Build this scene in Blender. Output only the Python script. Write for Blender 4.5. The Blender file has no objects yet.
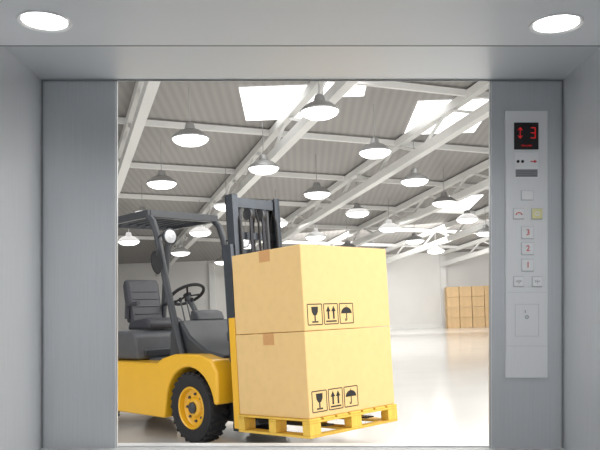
import bpy, bmesh, math
from mathutils import Vector, Matrix
sc=bpy.context.scene
COL=sc.collection
sc.view_settings.view_transform='Standard'
sc.view_settings.look='None'
EYE=1.43
ROLL=math.radians(2.0)

# ---------------- materials ----------------
def mat(name,color,rough=0.5,metal=0.0,var=0.04,scale=20.0,bump=0.0,stretch=None,emit=0.0,spec=0.5,coat=0.0):
    m=bpy.data.materials.new(name); m.use_nodes=True
    nt=m.node_tree; b=nt.nodes['Principled BSDF']
    b.inputs['Roughness'].default_value=rough
    b.inputs['Metallic'].default_value=metal
    b.inputs['Specular IOR Level'].default_value=spec
    b.inputs['Coat Weight'].default_value=coat
    tc=nt.nodes.new('ShaderNodeTexCoord')
    mp=nt.nodes.new('ShaderNodeMapping')
    if stretch: mp.inputs['Scale'].default_value=stretch
    nz=nt.nodes.new('ShaderNodeTexNoise'); nz.inputs['Scale'].default_value=scale
    nz.inputs['Detail'].default_value=4
    nt.links.new(tc.outputs['Object'],mp.inputs['Vector'])
    nt.links.new(mp.outputs['Vector'],nz.inputs['Vector'])
    cr=nt.nodes.new('ShaderNodeValToRGB')
    c0=[max(0,c*(1-var)) for c in color]; c1=[min(1,c*(1+var)) for c in color]
    cr.color_ramp.elements[0].position=0.3; cr.color_ramp.elements[1].position=0.7
    cr.color_ramp.elements[0].color=(*c0,1); cr.color_ramp.elements[1].color=(*c1,1)
    nt.links.new(nz.outputs['Fac'],cr.inputs['Fac'])
    nt.links.new(cr.outputs['Color'],b.inputs['Base Color'])
    if bump>0:
        bp=nt.nodes.new('ShaderNodeBump'); bp.inputs['Strength'].default_value=bump; bp.inputs['Distance'].default_value=0.01
        nt.links.new(nz.outputs['Fac'],bp.inputs['Height']); nt.links.new(bp.outputs['Normal'],b.inputs['Normal'])
    if emit>0:
        nt.links.new(cr.outputs['Color'],b.inputs['Emission Color'])
        b.inputs['Emission Strength'].default_value=emit
    return m
def stripes(name,c1,c2,scale,rough=0.6,direction='X'):
    m=mat(name,c1,rough); nt=m.node_tree; b=nt.nodes['Principled BSDF']
    tc=[n for n in nt.nodes if n.type=='TEX_COORD'][0]
    w=nt.nodes.new('ShaderNodeTexWave'); w.bands_direction=direction; w.inputs['Scale'].default_value=scale
    cr=nt.nodes.new('ShaderNodeValToRGB')
    cr.color_ramp.elements[0].color=(*c1,1); cr.color_ramp.elements[1].color=(*c2,1)
    nt.links.new(tc.outputs['Object'],w.inputs['Vector']); nt.links.new(w.outputs['Fac'],cr.inputs['Fac'])
    nt.links.new(cr.outputs['Color'],b.inputs['Base Color'])
    return m
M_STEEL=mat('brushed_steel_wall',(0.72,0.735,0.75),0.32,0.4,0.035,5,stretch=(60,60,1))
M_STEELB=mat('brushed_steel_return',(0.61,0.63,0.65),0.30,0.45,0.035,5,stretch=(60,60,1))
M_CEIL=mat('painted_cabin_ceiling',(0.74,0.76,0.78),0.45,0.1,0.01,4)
M_CEILD=mat('cabin_ceiling_shade_tone',(0.62,0.65,0.68),0.4,0.2,0.01,4)  # darker copy of the ceiling colour, shade beyond the dropped panel put in
M_PLATE=mat('brushed_plate',(0.86,0.87,0.88),0.35,0.2,0.02,8,stretch=(60,1,1))
M_BTN=mat('satin_button',(0.92,0.93,0.94),0.3,0.0)
M_BTNRIM=mat('button_rim',(0.60,0.61,0.63),0.3,0.3)
M_BLACK=mat('display_black',(0.008,0.008,0.01),0.3)
M_RED=mat('red_led',(0.85,0.02,0.02),0.4,emit=0.35)
M_REDP=mat('red_print',(0.7,0.04,0.05),0.5)
M_YELP=mat('yellow_print',(0.88,0.84,0.45),0.5)
M_GREYP=mat('grey_print',(0.12,0.12,0.13),0.5)
M_GREYM=mat('mid_grey_print',(0.28,0.29,0.3),0.5)
M_WHITEP=mat('white_plastic',(0.97,0.98,0.99),0.4)
M_CHROME=mat('chrome_trim',(0.85,0.85,0.85),0.3,0.6)
M_LENS=mat('downlight_lens',(1,1,1),0.3,emit=6)
M_FLOORE=mat('cabin_floor',(0.55,0.56,0.57),0.4,0.2)
M_FLOOR=mat('epoxy_floor',(0.78,0.77,0.745),0.12,0,0.03,0.8,spec=0.6)
M_WALL=mat('warehouse_wall',(0.74,0.73,0.71),0.8,0,0.03,0.5)
M_ROOF=stripes('corrugated_roof',(0.30,0.288,0.275),(0.345,0.333,0.32),1.2)
M_BEAM=mat('white_beam',(0.76,0.76,0.74),0.5)
M_SKY=mat('skylight_glass',(1,1,1),0.5,emit=1.8)
M_HOUS=mat('lamp_housing',(0.36,0.36,0.36),0.4,0.5)
M_LAMP=mat('lamp_diffuser',(1,1,0.98),0.4,emit=3.0)
M_CARD=mat('cardboard',(0.80,0.555,0.25),0.75,0,0.025,12,bump=0.02,spec=0.2)
M_CARDOLD=mat('cardboard_brown',(0.66,0.46,0.25),0.8,0,0.1,2)
M_TAPE=mat('packing_tape',(0.62,0.33,0.13),0.4)
M_INK=mat('black_ink',(0.01,0.01,0.01),0.6)
M_PALLET=mat('yellow_pallet_wood',(0.80,0.52,0.08),0.6,0,0.12,8,stretch=(1,8,1))
M_YEL=mat('yellow_paint',(0.90,0.50,0.02),0.3,0,0.02,3,coat=0.4)
M_DARK=mat('charcoal_paint',(0.045,0.05,0.058),0.4,0,0.1,8)
M_DGREY=mat('dark_grey_plastic',(0.085,0.09,0.10),0.5,0,0.1,10)
M_MAST=mat('mast_steel',(0.06,0.07,0.085),0.35,0.4,0.1,8)
M_TIRE=mat('rubber',(0.018,0.018,0.02),0.75,0,0.2,14,bump=0.1)
M_VINYL=mat('seat_vinyl',(0.045,0.047,0.057),0.5,0,0.1,30,bump=0.05)
M_FORK=mat('fork_steel',(0.03,0.03,0.035),0.4,0.6)
M_LENSW=mat('headlamp_lens',(0.85,0.87,0.9),0.15,0.2)
M_ROD=mat('hydraulic_rod',(0.75,0.76,0.78),0.15,0.9)

# ---------------- builder ----------------
class B:
    def __init__(s): s.bm=bmesh.new()
    def add(s,verts,faces):
        vs=[s.bm.verts.new(v) for v in verts]
        for f in faces:
            try: s.bm.faces.new([vs[i] for i in f])
            except ValueError: pass
    def box(s,c,size,rot=None):
        c=Vector(c); h=Vector(size)/2
        v=[]
        for dx in(-1,1):
            for dy in(-1,1):
                for dz in(-1,1):
                    p=Vector((dx*h.x,dy*h.y,dz*h.z))
                    if rot: p=rot@p
                    v.append(c+p)
        s.add(v,[(0,1,3,2),(4,6,7,5),(0,4,5,1),(2,3,7,6),(0,2,6,4),(1,5,7,3)])
        return s
    def mm(s,x0,x1,y0,y1,z0,z1):
        return s.box(((x0+x1)/2,(y0+y1)/2,(z0+z1)/2),(abs(x1-x0),abs(y1-y0),abs(z1-z0)))
    def beam(s,p1,p2,w,h):
        p1=Vector(p1);p2=Vector(p2); d=p2-p1; L=d.length; x=d/L
        up=Vector((0,0,1))
        if abs(x.z)>0.95: up=Vector((0,1,0))
        y=up.cross(x).normalized(); z=x.cross(y)
        R=Matrix((x,y,z)).transposed()
        return s.box((p1+p2)/2,(L,w,h),R)
    def tube(s,pts,r,seg=10,radii=None):
        pts=[Vector(p) for p in pts]; n=len(pts); rings=[]
        t0=(pts[1]-pts[0]).normalized()
        ref=Vector((0,0,1)) if abs(t0.z)<0.9 else Vector((1,0,0))
        u=t0.cross(ref).normalized()
        for i,p in enumerate(pts):
            if i==0:t=pts[1]-pts[0]
            elif i==n-1:t=pts[-1]-pts[-2]
            else:t=(pts[i+1]-p).normalized()+(p-pts[i-1]).normalized()
            t.normalize(); u=(u-t*u.dot(t)).normalized(); v=t.cross(u)
            rr=radii[i] if radii else r
            rings.append([s.bm.verts.new(p+(u*math.cos(a)+v*math.sin(a))*rr) for a in [2*math.pi*k/seg for k in range(seg)]])
        for i in range(n-1):
            for k in range(seg):
                s.bm.faces.new((rings[i][k],rings[i][(k+1)%seg],rings[i+1][(k+1)%seg],rings[i+1][k]))
        s.bm.faces.new(list(reversed(rings[0]))); s.bm.faces.new(rings[-1])
        return s
    def prism(s,prof,a0,a1,axis='Y'):
        def P(p,q,a):
            return {'Y':(p,a,q),'X':(a,p,q),'Z':(p,q,a)}[axis]
        n=len(prof)
        v=[P(p,q,a0) for p,q in prof]+[P(p,q,a1) for p,q in prof]
        f=[tuple(range(n)),tuple(range(2*n-1,n-1,-1))]+[(i,(i+1)%n,n+(i+1)%n,n+i) for i in range(n)]
        s.add(v,f); return s
    def lathe(s,prof,M=Matrix(),seg=40):
        rings=[]
        for r,h in prof:
            if r<1e-6: rings.append([s.bm.verts.new(M@Vector((0,0,h)))])
            else: rings.append([s.bm.verts.new(M@Vector((r*math.cos(2*math.pi*k/seg),r*math.sin(2*math.pi*k/seg),h))) for k in range(seg)])
        for a,b in zip(rings[:-1],rings[1:]):
            for k in range(seg):
                k2=(k+1)%seg
                if len(a)==1 and len(b)==1: continue
                if len(a)==1: s.bm.faces.new((a[0],b[k],b[k2]))
                elif len(b)==1: s.bm.faces.new((a[k],b[0],a[k2]))
                else: s.bm.faces.new((a[k],b[k],b[k2],a[k2]))
        return s
    def torus(s,R,r,M=Matrix(),seg=32,seg2=8):
        prof=[(R+r*math.cos(a),r*math.sin(a)) for a in [2*math.pi*k/seg2 for k in range(seg2+1)]]
        return s.lathe(prof,M,seg)
    def done(s,name,m,parent=None,smooth=True,bevel=0,seg=2,loc=None,mtx=None):
        bmesh.ops.remove_doubles(s.bm,verts=s.bm.verts,dist=1e-6)
        bmesh.ops.recalc_face_normals(s.bm,faces=s.bm.faces)
        for f in s.bm.faces: f.smooth=smooth
        for e in s.bm.edges:
            try: e.smooth = e.calc_face_angle()<math.radians(38)
            except ValueError: e.smooth=False
        me=bpy.data.meshes.new(name); s.bm.to_mesh(me); s.bm.free()
        me.materials.append(m)
        o=bpy.data.objects.new(name,me); COL.objects.link(o)
        if bevel>0:
            b=o.modifiers.new('bevel','BEVEL'); b.width=bevel; b.segments=seg; b.limit_method='ANGLE'; b.angle_limit=math.radians(38)
        if parent is not None: o.parent=parent
        if mtx is not None: o.matrix_local=mtx
        elif loc is not None: o.location=loc
        return o
def tag(o,label,cat,group=None,kind=None):
    o['label']=label; o['category']=cat
    if group: o['group']=group
    if kind: o['kind']=kind
    return o
def struct(o,label=None,cat=None):
    o['kind']='structure'
    if label: o['label']=label
    if cat: o['category']=cat
    return o
def empty(name,mtx=None,parent=None):
    o=bpy.data.objects.new(name,None); COL.objects.link(o); o.empty_display_size=0.1
    if parent: o.parent=parent
    if mtx is not None: o.matrix_local=mtx
    return o
def text(name,s,size,m,parent,mtx,extr=0.0005,align='CENTER'):
    c=bpy.data.curves.new(name+'_c','FONT'); c.body=s; c.size=size; c.extrude=extr; c.align_x=align; c.align_y='CENTER'
    t=bpy.data.objects.new(name+'_t',c); COL.objects.link(t)
    dg=bpy.context.evaluated_depsgraph_get(); dg.update()
    me=bpy.data.meshes.new_from_object(t.evaluated_get(dg)); me.name=name
    bpy.data.objects.remove(t); bpy.data.curves.remove(c)
    me.materials.clear(); me.materials.append(m)
    o=bpy.data.objects.new(name,me); COL.objects.link(o); o.parent=parent; o.matrix_local=mtx
    return o
T=Matrix.Translation
def Rm(a,ax): return Matrix.Rotation(math.radians(a),4,ax)

# ---------------- camera ----------------
c,s_=math.cos(ROLL),math.sin(ROLL)
RE=Matrix(((c,0,s_,0),(0,1,0,0),(-s_,0,c,0),(0,0,0,1)))
E=T((0,0,EYE))@RE
cam=bpy.data.cameras.new('camera'); co=bpy.data.objects.new('camera',cam); COL.objects.link(co)
cam.sensor_width=36; cam.lens=36*720/600; cam.shift_y=(312-225)/600; cam.clip_start=0.05; cam.clip_end=300
co.matrix_world=E@Rm(90,'X')
sc.camera=co

# ---------------- elevator cabin (cabin frame, relative to the eye) ----------------
YF=2.12; HC=0.683; ZB=-0.40
XL,XR=-0.76,0.774; OL,OR=-0.539,0.559
TH=0.012
def cab(b,name,m,label,bevel=0):
    o=b.done(name,m,None,bevel=bevel,mtx=E); struct(o,label,name.split('_')[0]); return o
cab(B().mm(XL-0.05,XL,-1.3,YF+TH,ZB-0.05,HC),'wall_left',M_STEEL,'brushed grey steel side wall of the lift cabin')
cab(B().mm(XR,XR+0.05,-1.3,YF+TH,ZB-0.05,HC),'wall_right',M_STEEL,'brushed grey steel side wall of the lift cabin')
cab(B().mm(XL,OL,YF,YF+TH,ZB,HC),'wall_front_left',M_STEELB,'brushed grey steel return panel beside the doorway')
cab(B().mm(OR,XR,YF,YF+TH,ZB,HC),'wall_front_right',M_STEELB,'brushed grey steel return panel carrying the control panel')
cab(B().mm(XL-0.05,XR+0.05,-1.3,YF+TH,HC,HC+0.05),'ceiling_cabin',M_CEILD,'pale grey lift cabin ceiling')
HP=0.62; DP=1.68
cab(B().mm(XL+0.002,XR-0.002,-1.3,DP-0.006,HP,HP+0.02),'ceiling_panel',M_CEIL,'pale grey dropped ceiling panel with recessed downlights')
cab(B().mm(XL+0.002,XR-0.002,DP-0.005,DP,HP-0.0005,HP+0.022),'trim_5',M_GREYM,'dark strip drawn as gap shade along the dropped ceiling panel edge')  # dark strip stands in for shade in the gap at the panel edge
cab(B().mm(XL-0.05,XR+0.05,-1.3,YF+0.01,ZB-0.05,ZB),'floor_cabin',M_FLOORE,'grey metal lift cabin floor')
cab(B().mm(OL-0.05,OR+0.05,YF+0.013,YF+0.06,ZB-0.02,ZB+0.004),'trim_1',M_CHROME,'steel door sill of the lift',0.002)
cab(B().mm(XL+0.001,XL+0.004,YF-0.006,YF-0.001,ZB,HC-0.001).mm(XR-0.004,XR-0.001,YF-0.006,YF-0.001,ZB,HC-0.001).mm(XL+0.004,XR-0.004,YF-0.006,YF-0.001,HC-0.004,HC-0.001),
    'trim_3',M_GREYM,'dark shadow joint in the cabin corners')
cab(B().mm(OL-0.006,OL-0.003,YF-0.002,YF-0.0002,ZB,HC-0.004).mm(OR+0.003,OR+0.006,YF-0.002,YF-0.0002,ZB,HC-0.004),
    'trim_2',M_CHROME,'thin bright steel edge beside the doorway')
cab(B().mm(XL-0.05,XR+0.05,YF-0.02,YF+0.01,-EYE+0.03,ZB-0.051),'wall_skirt',M_STEELB,'steel apron below the lift doorway')

def downlight(x,y):
    r=empty('downlight',E@T((x,y,HP)))
    B().lathe([(0.046,0.003),(0.048,-0.001),(0.055,-0.004),(0.057,0.0),(0.046,0.003)],seg=40).done('trim_ring',M_CHROME,r)
    l=B().lathe([(0,-0.0015),(0.046,-0.0015),(0.046,0.002),(0,0.002)],seg=40).done('lens',M_LENS,r)
    tag(r,'round recessed downlight glowing white in the cabin ceiling','light','cabin ceiling downlights')
    ld=bpy.data.lights.new('downlight_lamp','SPOT'); ld.energy=8; ld.spot_size=math.radians(160); ld.spot_blend=1; ld.shadow_soft_size=0.05
    lo=bpy.data.objects.new('downlight_lamp',ld); COL.objects.link(lo); lo.parent=r; lo.location=(0,0,-0.02)
downlight(-0.544,1.534); downlight(0.551,1.548)

# control panel
K=0.00292
PX,PZ=(527-300)*K,(312-244)*K
P=E@T((PX+0.002,YF,PZ))
panel=empty('elevator_control_panel',P)
tag(panel,'tall brushed steel lift control panel with red display and floor buttons','control panel')
def pb(u0,u1,v0,v1,d0,d1,name,m,parent=panel,bevel=0.001):
    x0,x1=(u0-527)*K,(u1-527)*K; z0,z1=(244-v1)*K,(244-v0)*K
    return B().mm(x0,x1,-d1,-d0,z0,z1).done(name,m,parent,bevel=bevel)
def pt(s,u,v,size,m,name='digit',d=0.0,parent=panel):
    return text(name,s,size,m,parent,T(((u-527)*K,-d,(244-v)*K))@Rm(90,'X'))
D=0.010
pb(506,548,110,378,0,D,'faceplate',M_PLATE)
disp=pb(514,538.5,122,149,D,D+0.003,'display',M_BLACK)
b=B(); cx,cz=(533.0-527)*K,(244-132.5)*K; hw,hh=0.0068,0.0150; y0,y1=-D-0.0042,-D-0.0032
for dz in(-hh,0,hh): b.mm(cx-hw,cx+hw,y0,y1,cz+dz-0.0011,cz+dz+0.0011)
b.mm(cx+hw-0.0022,cx+hw,y0,y1,cz-hh,cz+hh)
b.done('digit',M_RED,panel)
b=B(); ax,az=(520-527)*K,(244-132.5)*K
b.mm(ax-0.0009,ax+0.0009,y0,y1,az-0.013,az+0.013)
for sg in(-1,1):
    for sx in(-1,1):
        b.beam((ax,(y0+y1)/2,az+sg*0.0155),(ax+sx*0.0065,(y0+y1)/2,az+sg*0.008),0.001,0.0018)
b.done('arrow_symbol',M_RED,panel)
pt('FULL LOAD',526.5,145.3,0.006,M_RED,'lettering',D+0.0035)
pb(514.5,538.5,152,178,D,D+0.0015,'card_reader',M_WHITEP)
pb(515.5,537.5,169,176.5,D+0.0015,D+0.002,'reader_strip',M_GREYM,bevel=0)
b=B()
for u in (518,522.5):
    b.lathe([(0,0),(0.0045,0),(0.0045,0.0006),(0,0.0006)],T(((u-527)*K,-D-0.0015,(244-161)*K))@Rm(90,'X'),16)
b.done('dot_symbol',M_INK,panel)
b=B(); az=(244-161)*K; ax=(533.5-527)*K
b.mm(ax-0.009,ax+0.004,-D-0.0025,-D-0.0015,az-0.0014,az+0.0014)
b.prism([(ax+0.002,az-0.005),(ax+0.010,az),(ax+0.002,az+0.005)],-D-0.0025,-D-0.0015)
b.done('arrow_symbol',M_REDP,panel)
b=B()
for i in range(3):
    z=(244-170.7-i*2.2)*K; b.mm(-0.030,0.026-0.008*(i%2),-D-0.0024,-D-0.002,z-0.0008,z+0.0004)
b.done('printed_lines',M_GREYP,panel)
wn=pb(521,533.5,190,200,D,D+0.0015,'indicator_window',M_BTNRIM)
pb(521.5,533.0,190.5,199.5,D+0.0015,D+0.0035,'window_cover',M_WHITEP,wn)
def button(u,v,w,h,label,m=M_BTN,tm=M_REDP,size=0.024,name='button'):
    rim=pb(u-w/2-0.6,u+w/2+0.6,v-h/2-0.6,v+h/2+0.6,D,D+0.0015,name,M_BTNRIM)
    bt=B().mm(-w/2*K,w/2*K,-0.004,0,-h/2*K,h/2*K).done('button_cap',m,rim,bevel=0.001,mtx=T(((u-527)*K,-D-0.0015,(244-v)*K)))
    if label: text('symbol',label,size,tm,rim,T(((u-527)*K,-D-0.0062,(244-v)*K))@Rm(90,'X'))
    return rim
button(518.5,213.5,10,10,'',M_BTN)
B().tube([((518.5-527+dx)*K,-D-0.0062,(244-213.5+dz)*K) for dx,dz in ((-3.2,-1.4),(-2,0.4),(0,1.1),(2,0.4),(3.2,-1.4))],0.0014,6).done('handset_symbol',M_REDP,panel)
button(537,213.5,10,10,'',M_YELP)
B().lathe([(0.004,0),(0.007,0),(0.007,0.0006),(0.004,0.0006)],T(((537-527)*K,-D-0.0058,(244-213.5)*K))@Rm(90,'X'),16).done('bell_symbol',M_WHITEP,panel)
button(527.5,232.5,11.5,11.5,'3'); button(527.5,248.5,11.5,11.5,'2'); button(527.5,265,11.5,11.5,'1')
button(518.5,281.5,9.5,9.5,'<|>',M_BTN,M_GREYM,0.012); button(537,281.5,9.5,9.5,'>|<',M_BTN,M_GREYM,0.012)
b=B()
for (u0,u1,v0,v1) in ((515,539,304,304.4),(515,539,336,336.4),(515,515.4,304,336.4),(538.6,539,304,336.4),(507,547,292,292.3),(507,547,346,346.3)):
    b.mm((u0-527)*K,(u1-527)*K,-D-0.0006,-D,(244-v1)*K,(244-v0)*K)
b.done('service_hatch_outline',M_BTNRIM,panel)
b=B().torus(0.0045,0.0009,T((0,-D-0.001,(244-317)*K))@Rm(90,'X'),20,6)
b.mm(-0.006,-0.004,-D-0.0012,-D,(244-313)*K,(244-310)*K)
b.done('key_lock',M_GREYM,panel)

# ---------------- warehouse shell ----------------
def roofz(y): return EYE+6.6-0.088*(y-18)
W0,Y0,Y1=26,2.3,50
o=B().mm(-W0,W0,Y0-4,Y1,-0.1,0).done('floor',M_FLOOR); struct(o,'glossy white epoxy warehouse floor','floor')
o=B().mm(-W0,W0,Y1,Y1+0.2,0,8).done('wall_back',M_WALL); struct(o,'pale grey warehouse end wall','wall')
o=B().mm(-W0-0.2,-W0,Y0,Y1,0,9.5).done('wall_warehouse_left',M_WALL); struct(o,'pale grey warehouse side wall','wall')
o=B().mm(W0,W0+0.2,Y0,Y1,0,9.5).done('wall_warehouse_right',M_WALL); struct(o,'pale grey warehouse side wall','wall')
o=B().prism([(Y0,roofz(Y0)),(Y1+0.2,roofz(Y1+0.2)),(Y1+0.2,roofz(Y1+0.2)+0.2),(Y0,roofz(Y0)+0.2)],-W0,W0,'X').done('ceiling_warehouse',M_ROOF)
struct(o,'grey-brown corrugated warehouse roof underside','ceiling')
b=B().mm(-W0,W0,Y1-0.12,Y1,0,0.3)
for x in range(-22,25,8): b.mm(x-0.2,x+0.2,Y1-0.25,Y1,0.3,5)
o=b.done('trim_4',M_BEAM); struct(o,'white pilasters and kick board on the end wall','trim')
def skylight(x,y,w,l):
    zc=[roofz(y-l/2),roofz(y+l/2)]
    o=B().prism([(y-l/2,zc[0]-0.03),(y+l/2,zc[1]-0.03),(y+l/2,zc[1]-0.01),(y-l/2,zc[0]-0.01)],x-w/2,x+w/2,'X').done('skylight',M_SKY)
    tag(o,'bright white rectangular roof skylight','skylight','warehouse roof skylights')
for x,y,w,l in ((-0.4,21.6,2.2,2.6),(5.0,23.3,2.4,3.0),(1.5,19.9,1.2,2.6),(0.5,12,2.4,3.4),(-6,13,2.4,3.4),(6,13,2.4,3.4),(7.9,35.5,1.8,3.4)):
    skylight(x,y,w,l)
dA=Vector((-0.33,0.944)); dB=Vector((0.944,0.33))
def inside(p): return Y0+1<p.y<Y1-0.3 and abs(p.x)<18
def seg(p,d,L0,L1):
    pts=[p+d*t for t in [L0+(L1-L0)*i/200 for i in range(201)]]
    pts=[q for q in pts if inside(q)]
    return (pts[0],pts[-1]) if len(pts)>20 else None
def truss(p,d,depth,w,wweb,step,name,label,grp):
    r=seg(p,d,-60,60)
    if not r: return
    a,e=r; L=(e-a).length
    def pt3(t,dz): 
        q=a+d*t; return Vector((q.x,q.y,roofz(q.y)-dz))
    b=B(); b.beam(pt3(0,0.2),pt3(L,0.2),w,w); b.beam(pt3(0,depth),pt3(L,depth),w*1.15,w*1.15)
    n=int(L/step)
    for i in range(n):
        t0=i*step; tm=t0+step/2
        b.beam(pt3(t0,depth),pt3(tm,0.2),wweb,wweb); b.beam(pt3(tm,0.2),pt3(t0+step,depth),wweb,wweb)
    o=b.done(name,M_BEAM,smooth=False); tag(o,label,'roof truss',grp)
for i in range(-3,5):
    p=Vector((0.6,20))+dB*(i*4.6)
    truss(p,dA,0.95,0.24,0.08,3.6,'roof_truss','white steel lattice truss under the warehouse roof','main roof trusses')
for i in range(-1,6):
    p=Vector((0,19.2))+dA*(i*4.6)
    r=seg(p,dB,-60,60)
    if r:
        a,e=r
        o=B().beam((a.x,a.y,roofz(a.y)-0.14),(e.x,e.y,roofz(e.y)-0.14),0.12,0.18).done('roof_purlin',M_BEAM,smooth=False)
        tag(o,'white steel purlin crossing the warehouse roof','roof beam','roof purlins')
def lamp_parts():
    hous=B().lathe([(0,0.42),(0.10,0.42),(0.13,0.36),(0.15,0.26),(0.28,0.21),(0.44,0.10),(0.50,0.03),(0.50,0.0),(0.47,0.0),(0.40,0.05),(0,0.10)],seg=32)
    lens=B().lathe([(0,-0.17),(0.15,-0.165),(0.30,-0.14),(0.42,-0.08),(0.475,-0.01),(0.465,0.012),(0,0.03)],seg=32)
    rod=B().tube([(0,0,0.42),(0,0,1.45)],0.012,8)
    return hous,lens,rod
first=None
av=Vector((1.75,3.6)); bv=Vector((-3.4,1.0))
for i in range(0,7):
    for j in range(0,5):
        p=Vector((0.67,18.0))+av*i+bv*j
        if p.y>45 or p.y<17: continue
        u=720*p.x/p.y
        if not(-215<u<215): continue
        z=EYE+4.98-0.088*(p.y-18)+0.025*(p.x-0.5)
        if j==1 and i==0: z-=0.15
        if first is None:
            r=empty('pendant_lamp',T((p.x,p.y,z)))
            h,l,d=lamp_parts()
            first=(r,[h.done('lamp_housing',M_HOUS,r),l.done('diffuser',M_LAMP,r),d.done('hanging_rod',M_HOUS,r)])
        else:
            r=first[0].copy(); COL.objects.link(r); r.matrix_world=T((p.x,p.y,z))
            for q in first[1]:
                n=q.copy(); n.parent=r; COL.objects.link(n)
        tag(r,'round grey industrial pendant lamp with glowing white diffuser','lamp','warehouse pendant lamps')

for ix in range(4):
    for iz in range(4):
        w,h=0.80,0.69
        o=B().mm(-w/2,w/2,-0.4,0.4,0,h-0.01).done('carton',M_CARDOLD,bevel=0.01,loc=(10.25+ix*0.84,48.5,iz*h+0.001))
        tag(o,'plain brown carton stacked near the end wall','box','cartons stacked by the end wall')

# ---------------- forklift ----------------
FM=T((-0.816,8.463,0))@Rm(-45.8,'Z')
fl=empty('forklift',FM); tag(fl,'yellow and charcoal counterbalance forklift carrying two cartons','forklift')
R=0.40
arch=[(0.46*math.cos(a),R+0.46*math.sin(a)) for a in [math.radians(t) for t in range(8,184,11)]]
prof=arch+[(-0.50,0.25),(-1.95,0.25),(-2.02,0.32),(-2.02,0.89),(-0.62,0.89),(-0.50,0.95),(-0.25,1.0),(0.20,1.0),(0.44,0.95),(0.53,0.82),(0.53,0.48)]
b=B(); b.prism(prof,-0.64,-0.33); 
fen=b.done('side_fender',M_YEL,fl,bevel=0.025,seg=3)
b=B(); b.prism(prof,0.33,0.64); b.done('side_fender',M_YEL,fl,bevel=0.025,seg=3)
B().mm(-1.95,0.50,-0.33,0.33,0.24,0.84).done('chassis',M_DARK,fl,bevel=0.02)
B().mm(-1.30,-0.55,-0.33,0.33,0.84,0.91).done('floor_plate',M_DGREY,fl,bevel=0.01)
B().prism([(-0.62,0.9),(-0.60,1.22),(-0.50,1.36),(-0.36,1.38),(-0.20,1.20),(0.10,1.04),(0.42,0.99),(0.42,0.9)],-0.46,0.46).done('dashboard_cowl',M_DARK,fl,bevel=0.03,seg=3)
B().prism([(-0.55,1.37),(-0.52,1.5),(-0.40,1.47),(-0.36,1.37)],-0.2,0.2).done('instrument_panel',M_DGREY,fl,bevel=0.02)
B().prism([(-1.25,0.90),(-1.30,1.20),(-1.38,1.26),(-2.35,1.26),(-2.42,1.18),(-2.42,0.9)],-0.50,0.50).done('engine_hood',M_DGREY,fl,bevel=0.03,seg=3)
B().mm(-1.30,-1.24,-0.40,0.40,0.93,1.02).done('hood_vent',M_DARK,fl,bevel=0.01)
B().prism([(-2.03,0.30),(-2.55,0.34),(-2.78,0.50),(-2.84,0.85),(-2.78,1.12),(-2.6,1.24),(-2.44,1.24),(-2.44,0.91),(-2.03,0.91)],-0.64,0.64).done('counterweight',M_YEL,fl,bevel=0.06,seg=4)
def wheel(x,y,side,r,w):
    Mw=T((x,y,r))@Rm(90*side,'X')
    e=B()
    hw=w/2; tr=r-0.012
    e.lathe([(r*0.60,-hw*0.86),(r*0.78,-hw),(tr*0.955,-hw*0.93),(tr,-hw*0.72),(tr,hw*0.72),(tr*0.955,hw*0.93),(r*0.78,hw),(r*0.60,hw*0.86),(r*0.58,hw*0.5),(r*0.58,-hw*0.5),(r*0.60,-hw*0.86)],seg=56)
    n=26
    for k in range(n):
        for sgn in(-1,1):
            a=2*math.pi*(k+0.25*sgn)/n
            Rk=(Matrix.Rotation(a,3,'Z'))@Matrix.Rotation(math.radians(28*sgn),3,'X')
            e.box(Matrix.Rotation(a,3,'Z')@Vector((tr,0,sgn*hw*0.46)),(0.026,r*0.115,hw*0.86),Rk)
    tire=e.done('wheel',M_TIRE,fl,mtx=Mw)
    rr=r*0.60
    rim=B().lathe([(rr,hw*0.88),(rr*0.96,hw*0.97),(rr*0.90,hw*0.90),(rr*0.86,hw*0.45),(rr*0.72,hw*0.30),(rr*0.5,hw*0.34),(rr*0.42,hw*0.60),(rr*0.36,hw*0.66),(0,hw*0.66)],seg=40).done('rim',M_YEL,tire)
    h=B()
    h.lathe([(rr*0.27,hw*0.66),(rr*0.27,hw*0.82),(rr*0.18,hw*0.95),(0,hw*0.97)],seg=20)
    h.done('hub',M_DARK,tire)
    for k in range(8):
        a=2*math.pi*k/8
        h=B().lathe([(0.017,0),(0.017,hw*0.18),(0.009,hw*0.26),(0,hw*0.26)],T((rr*0.63*math.cos(a),rr*0.63*math.sin(a),hw*0.27)),6)
        h.done('wheel_nut',M_DGREY,tire)
for x,y,s in ((0,-0.5,1),(0,0.5,-1)): wheel(x,y,s,R,0.25)
for x,y,s in ((-2.25,-0.44,1),(-2.25,0.44,-1)): wheel(x,y,s,0.30,0.20)
g=B()
for y in(-0.50,0.50):
    g.tube([(-0.28,y,0.98),(-0.42,y,1.35),(-0.60,y,1.95),(-0.72,y,2.40),(-0.80,y,2.58),(-0.94,y,2.69)],0.042,10)
    g.tube([(-2.20,y,1.22),(-2.12,y,1.7),(-2.02,y,2.3),(-1.97,y,2.56),(-1.9,y,2.68)],0.042,10)
    g.beam((-0.86,y,2.69),(-2.0,y,2.69),0.07,0.09)
g.beam((-0.90,-0.5,2.69),(-0.90,0.5,2.69),0.10,0.09)
g.beam((-1.98,-0.5,2.69),(-1.98,0.5,2.69),0.08,0.09)
for i in range(1,8):
    y=-0.5+i*0.125
    g.beam((-0.9,y,2.71),(-1.98,y,2.71),0.022,0.05)
g.done('overhead_guard',M_DARK,fl,bevel=0.006)
SX=T((0.16,0,0))
st=B().prism([(-1.50,1.27),(-1.48,1.36),(-1.58,1.42),(-1.98,1.39),(-2.04,1.27)],-0.27,0.27).done('seat',M_VINYL,fl,bevel=0.035,seg=3,mtx=SX)
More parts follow.
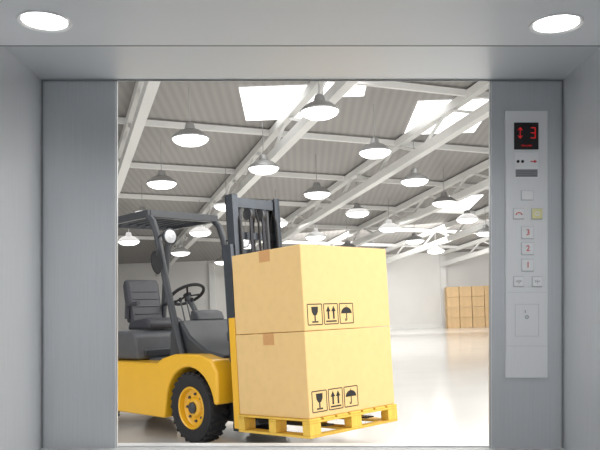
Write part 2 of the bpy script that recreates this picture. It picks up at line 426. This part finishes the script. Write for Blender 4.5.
B().prism([(-1.93,1.36),(-2.02,1.88),(-2.06,1.95),(-2.13,1.94),(-2.16,1.86),(-2.08,1.36)],-0.25,0.25).done('backrest',M_VINYL,st,bevel=0.035,seg=3)
b=B()
for i in range(4): b.tube([(-1.945-0.019*i*1.0,-0.19,1.48+0.1*i),(-1.945-0.019*i,0.19,1.48+0.1*i)],0.008,6)
b.done('backrest_pleats',M_DARK,st)
for y in(-0.29,0.29):
    B().tube([(-2.0,y,1.42),(-1.98,y,1.60),(-1.70,y,1.62)],0.03,8).done('armrest',M_VINYL,st)
sw=B().torus(0.22,0.02,T((-0.86,0,1.70))@Rm(-32,'Y'),36,8)
Msw=T((-0.86,0,1.70))@Rm(-32,'Y')
for k in range(3):
    a=math.radians(90+120*k)
    sw.tube([Msw@Vector((0,0,-0.02)),Msw@Vector((0.21*math.cos(a),0.21*math.sin(a),0))],0.013,6)
sw.lathe([(0,-0.03),(0.05,-0.03),(0.055,0.0),(0,0.012)],Msw,16)
sw.done('steering_wheel',M_TIRE,fl)
B().tube([(-0.50,0,1.25),Msw@Vector((0,0,-0.03))],0.035,10).done('steering_column',M_DARK,fl)
for i in range(3):
    y=-0.16-0.085*i
    lv=B().tube([(-0.45,y,1.36),(-0.50,y,1.52),(-0.53,y,1.60)],0.009,6).done('control_lever',M_DGREY,fl)
    B().lathe([(0,-0.025),(0.018,-0.015),(0.022,0.01),(0.014,0.03),(0,0.035)],T((-0.535,y,1.62)),12).done('lever_knob',M_TIRE,lv)
def worklamp(y):
    sgn=-1 if y<0 else 1
    wl=B().lathe([(0,-0.07),(0.06,-0.06),(0.09,-0.01),(0.095,0.03),(0.08,0.035)],T((-0.42,y,2.36))@Rm(90,'Y'),24).done('work_light',M_DARK,fl)
    B().lathe([(0.082,0.03),(0.05,0.045),(0,0.05)],T((-0.42,y,2.36))@Rm(90,'Y'),24).done('lamp_lens',M_LENSW,wl)
    B().tube([(-0.70,sgn*0.50,2.38),(-0.58,y,2.40),(-0.47,y,2.37)],0.014,8).done('lamp_bracket',M_DARK,wl)
worklamp(-0.54); worklamp(0.58)
mr=B().lathe([(0,-0.02),(0.05,-0.02),(0.075,0.0),(0.07,0.015),(0,0.018)],T((-0.58,-0.62,2.07))@Rm(80,'Y')@Matrix.Diagonal((1.9,1,1,1)),20).done('mirror',M_TIRE,fl)
B().tube([(-0.60,-0.5,2.02),(-0.60,-0.58,2.24),(-0.58,-0.62,2.15)],0.010,6).done('mirror_arm',M_DARK,mr)
for y in(-0.22,0.22):
    t=B().tube([(-0.1,y,0.88),(0.30,y,0.78)],0.045,12).done('tilt_cylinder',M_DARK,fl)
    B().tube([(0.30,y,0.78),(0.60,y,0.72)],0.022,10).done('piston_rod',M_ROD,t)

LT=T((0.855,0.03,0.217))@Rm(-1.8,'Y')
MTX=LT@Rm(-0.8,'Y')@T((-0.03,-0.03,0.04))
def ld(b,name,m,bevel=0.004,parent=fl): return b.done(name,m,parent,bevel=bevel,mtx=LT)
m=B()
for s in(-1,1):
    m.mm(-0.34,-0.20,s*0.40,s*0.37,-0.08,1.95)
    m.mm(-0.34,-0.32,s*0.40,s*0.30,-0.08,1.95); m.mm(-0.22,-0.20,s*0.40,s*0.32,-0.08,1.95)
m.mm(-0.33,-0.25,-0.40,0.40,-0.05,0.08); m.mm(-0.36,-0.33,-0.40,0.40,1.80,1.92); m.mm(-0.36,-0.33,-0.40,0.40,0.9,1.0)
m.done('outer_mast',M_MAST,fl,bevel=0.004,mtx=MTX)
m=B()
for s in(-1,1):
    m.mm(-0.30,-0.18,s*0.35,s*0.32,0.0,2.50)
    m.mm(-0.30,-0.28,s*0.35,s*0.25,0.0,2.50); m.mm(-0.20,-0.18,s*0.35,s*0.27,0.0,2.50)
m.mm(-0.30,-0.20,-0.35,0.35,2.36,2.47); m.mm(-0.31,-0.28,-0.35,0.35,1.3,1.4); m.mm(-0.29,-0.25,-0.35,0.35,2.02,2.10)
m.done('inner_mast',M_MAST,fl,bevel=0.004,mtx=MTX)
def ms(b,name,m,bevel=0): return b.done(name,m,fl,bevel=bevel,mtx=MTX)
for y in(-0.20,0.20): ms(B().tube([(-0.25,y,0.02),(-0.25,y,1.55)],0.042,14),'lift_cylinder',M_DARK)
for y in(-0.20,0.20): ms(B().tube([(-0.25,y,1.55),(-0.25,y,2.38)],0.024,12),'lift_rod',M_DGREY)
for y in(-0.09,0.09):
    ms(B().mm(-0.20,-0.185,y-0.02,y+0.02,0.4,2.3),'lift_chain',M_FORK,0.002)
    ms(B().lathe([(0,-0.03),(0.07,-0.03),(0.055,-0.012),(0.055,0.012),(0.07,0.03),(0,0.03)],T((-0.22,y,2.30))@Rm(90,'X'),20),'chain_pulley',M_DGREY)
for y in(-0.27,0.0,0.27):
    ms(B().tube([(-0.17,y,0.5),(-0.16,y,1.6),(-0.17,y,2.2),(-0.21,y,2.36),(-0.26,y,2.2),(-0.27,y,1.4)],0.013,6),'hydraulic_hose',M_TIRE)
m=B(); m.mm(-0.14,-0.06,-0.52,0.52,0.08,0.18); m.mm(-0.14,-0.06,-0.52,0.52,0.50,0.60)
m.mm(-0.16,-0.10,-0.30,-0.24,0.05,0.75); m.mm(-0.16,-0.10,0.24,0.30,0.05,0.75)
ld(m,'carriage',M_DARK)
m=B()
for y in(-0.58,0.54): m.mm(-0.13,-0.03,y-0.035,y+0.035,0.02,1.18)
for y in(-0.3,-0.1,0.1,0.3): m.mm(-0.10,-0.06,y-0.015,y+0.015,0.62,1.12)
m.mm(-0.12,-0.05,-0.58,0.54,1.10,1.18)
ld(m,'load_backrest',M_YEL,0.008)
for y in(-0.30,0.30):
    ld(B().prism([(-0.05,0.62),(-0.012,0.62),(-0.012,0.10),(0.96,0.085),(0.96,0.072),(0.05,0.045),(-0.03,0.045),(-0.05,0.07)],y-0.06,y+0.06),'fork',M_FORK,0.004)

LW=FM@LT
L,W=1.02,1.27
pl=B()
x0,x1,y0,y1=-0.01,1.04,-0.655,0.645
for i in range(7):
    w=(y1-y0-6*0.03)/7; ya=y0+i*(w+0.03)
    pl.mm(x0,x1,ya,ya+w,0.158,0.178)
for xa in(x0,(x0+x1)/2-0.05,x1-0.10): pl.mm(xa,xa+0.10,y0,y1,0.136,0.157)
for xa in(x0,(x0+x1)/2-0.05,x1-0.10):
    for ya in(y0,-0.075,y1-0.15): pl.mm(xa,xa+0.10,ya,ya+0.15,0.024,0.135)
for ya in(y0,-0.075,y1-0.15): pl.mm(x0,x1,ya,ya+0.15,0.0,0.023)
pl.mm(x1-0.10,x1,y0+0.15,-0.075,0,0.023);pl.mm(x1-0.10,x1,0.075,y1-0.15,0,0.023)
po=pl.done('pallet',M_PALLET,None,bevel=0.004,mtx=LW); tag(po,'yellow painted wooden pallet resting on the forks','pallet')

def carton(z,dx,dy,label):
    H=0.818
    base=LW@T((dx,dy,z))
    o=B().mm(0,L,-W/2,W/2,0,H).done('cardboard_box',M_CARD,None,bevel=0.008,seg=2,mtx=base)
    tag(o,label,'box')
    t=B(); t.mm(L*0.5-0.08,L*0.5+0.08,-W/2-0.0015,-W/2,H-0.115,H+0.0015); t.mm(L*0.5-0.08,L*0.5+0.08,-W/2,W/2,H,H+0.0015)
    t.done('packing_tape',M_TAPE,o)
    S=0.205; gap=0.018; X=L
    for n in range(3):
        u0=-W/2+0.045+n*(S+gap); v0=0.05
        q=B()
        def rect(a,b_,c_,d_): q.mm(X,X+0.0015,u0+a*S,u0+b_*S,v0+c_*S,v0+d_*S)
        def poly(pts): q.prism([(u0+p*S,v0+r*S) for p,r in pts],X,X+0.0015,'X')
        f=0.045
        rect(0.03,0.97,0,f);rect(0.03,0.97,1-f,1);rect(0,f,0.03,0.97);rect(1-f,1,0.03,0.97)
        if n==0:
            poly([(0.28,0.86),(0.72,0.86),(0.70,0.62),(0.60,0.46),(0.40,0.46),(0.30,0.62)])
            rect(0.46,0.54,0.2,0.47); rect(0.30,0.70,0.12,0.19)
            name='fragile_symbol'
        elif n==1:
            for cx in(0.32,0.68):
                rect(cx-0.055,cx+0.055,0.26,0.68); poly([(cx-0.15,0.62),(cx+0.15,0.62),(cx,0.88)])
            rect(0.14,0.86,0.12,0.19); name='this_way_up_symbol'
        else:
            pts=[(0.5+0.38*math.cos(a),0.50+0.30*math.sin(a)) for a in [math.pi*k/10 for k in range(11)]]
            poly(pts)
            rect(0.47,0.53,0.18,0.52); rect(0.38,0.5,0.14,0.19); rect(0.38,0.42,0.14,0.26); rect(0.485,0.515,0.78,0.88)
            name='keep_dry_symbol'
        q.done(name,M_INK,o,smooth=False)
carton(0.179,0,0.0,'large tan cardboard box with black handling symbols on the pallet')
carton(0.179+0.822,-0.004,0.008,'large tan cardboard box stacked on another box')

# ---------------- lights ----------------
w=bpy.data.worlds.new('world'); sc.world=w; w.use_nodes=True
bg=w.node_tree.nodes['Background']; bg.inputs['Color'].default_value=(0.97,0.98,1,1); bg.inputs['Strength'].default_value=1.1
def area(name,loc,size,e,target=None,sy=None,col=(1,0.98,0.95)):
    l=bpy.data.lights.new(name,'AREA'); l.energy=e; l.size=size; l.color=col
    if sy: l.shape='RECTANGLE'; l.size_y=sy
    o=bpy.data.objects.new(name,l); COL.objects.link(o); o.location=loc
    if target is not None:
        o.rotation_euler=(Vector(target)-Vector(loc)).to_track_quat('-Z','Y').to_euler()
    return o
area('fill_area_near',(3,9,7.6),10,780,(0,9,0))  # added area light brightening the load and near floor, not a lamp fitting
area('fill_area_far',(0,28,5.6),18,1600,(0,28,0),14)  # added wide fill light over the middle of the warehouse
area('fill_area_end',(6,40,5.0),16,1200,(8,50,2),4)  # fill light added to brighten the end wall
area('fill_area_side',(9,5,5.5),6,620,(0,7.5,1))  # added fill from upper right for the front faces of the boxes
area('fill_area_left',(-9,5,5.5),5,150,(-1.5,8.5,1))  # weak fill added on the left for forklift and box sides
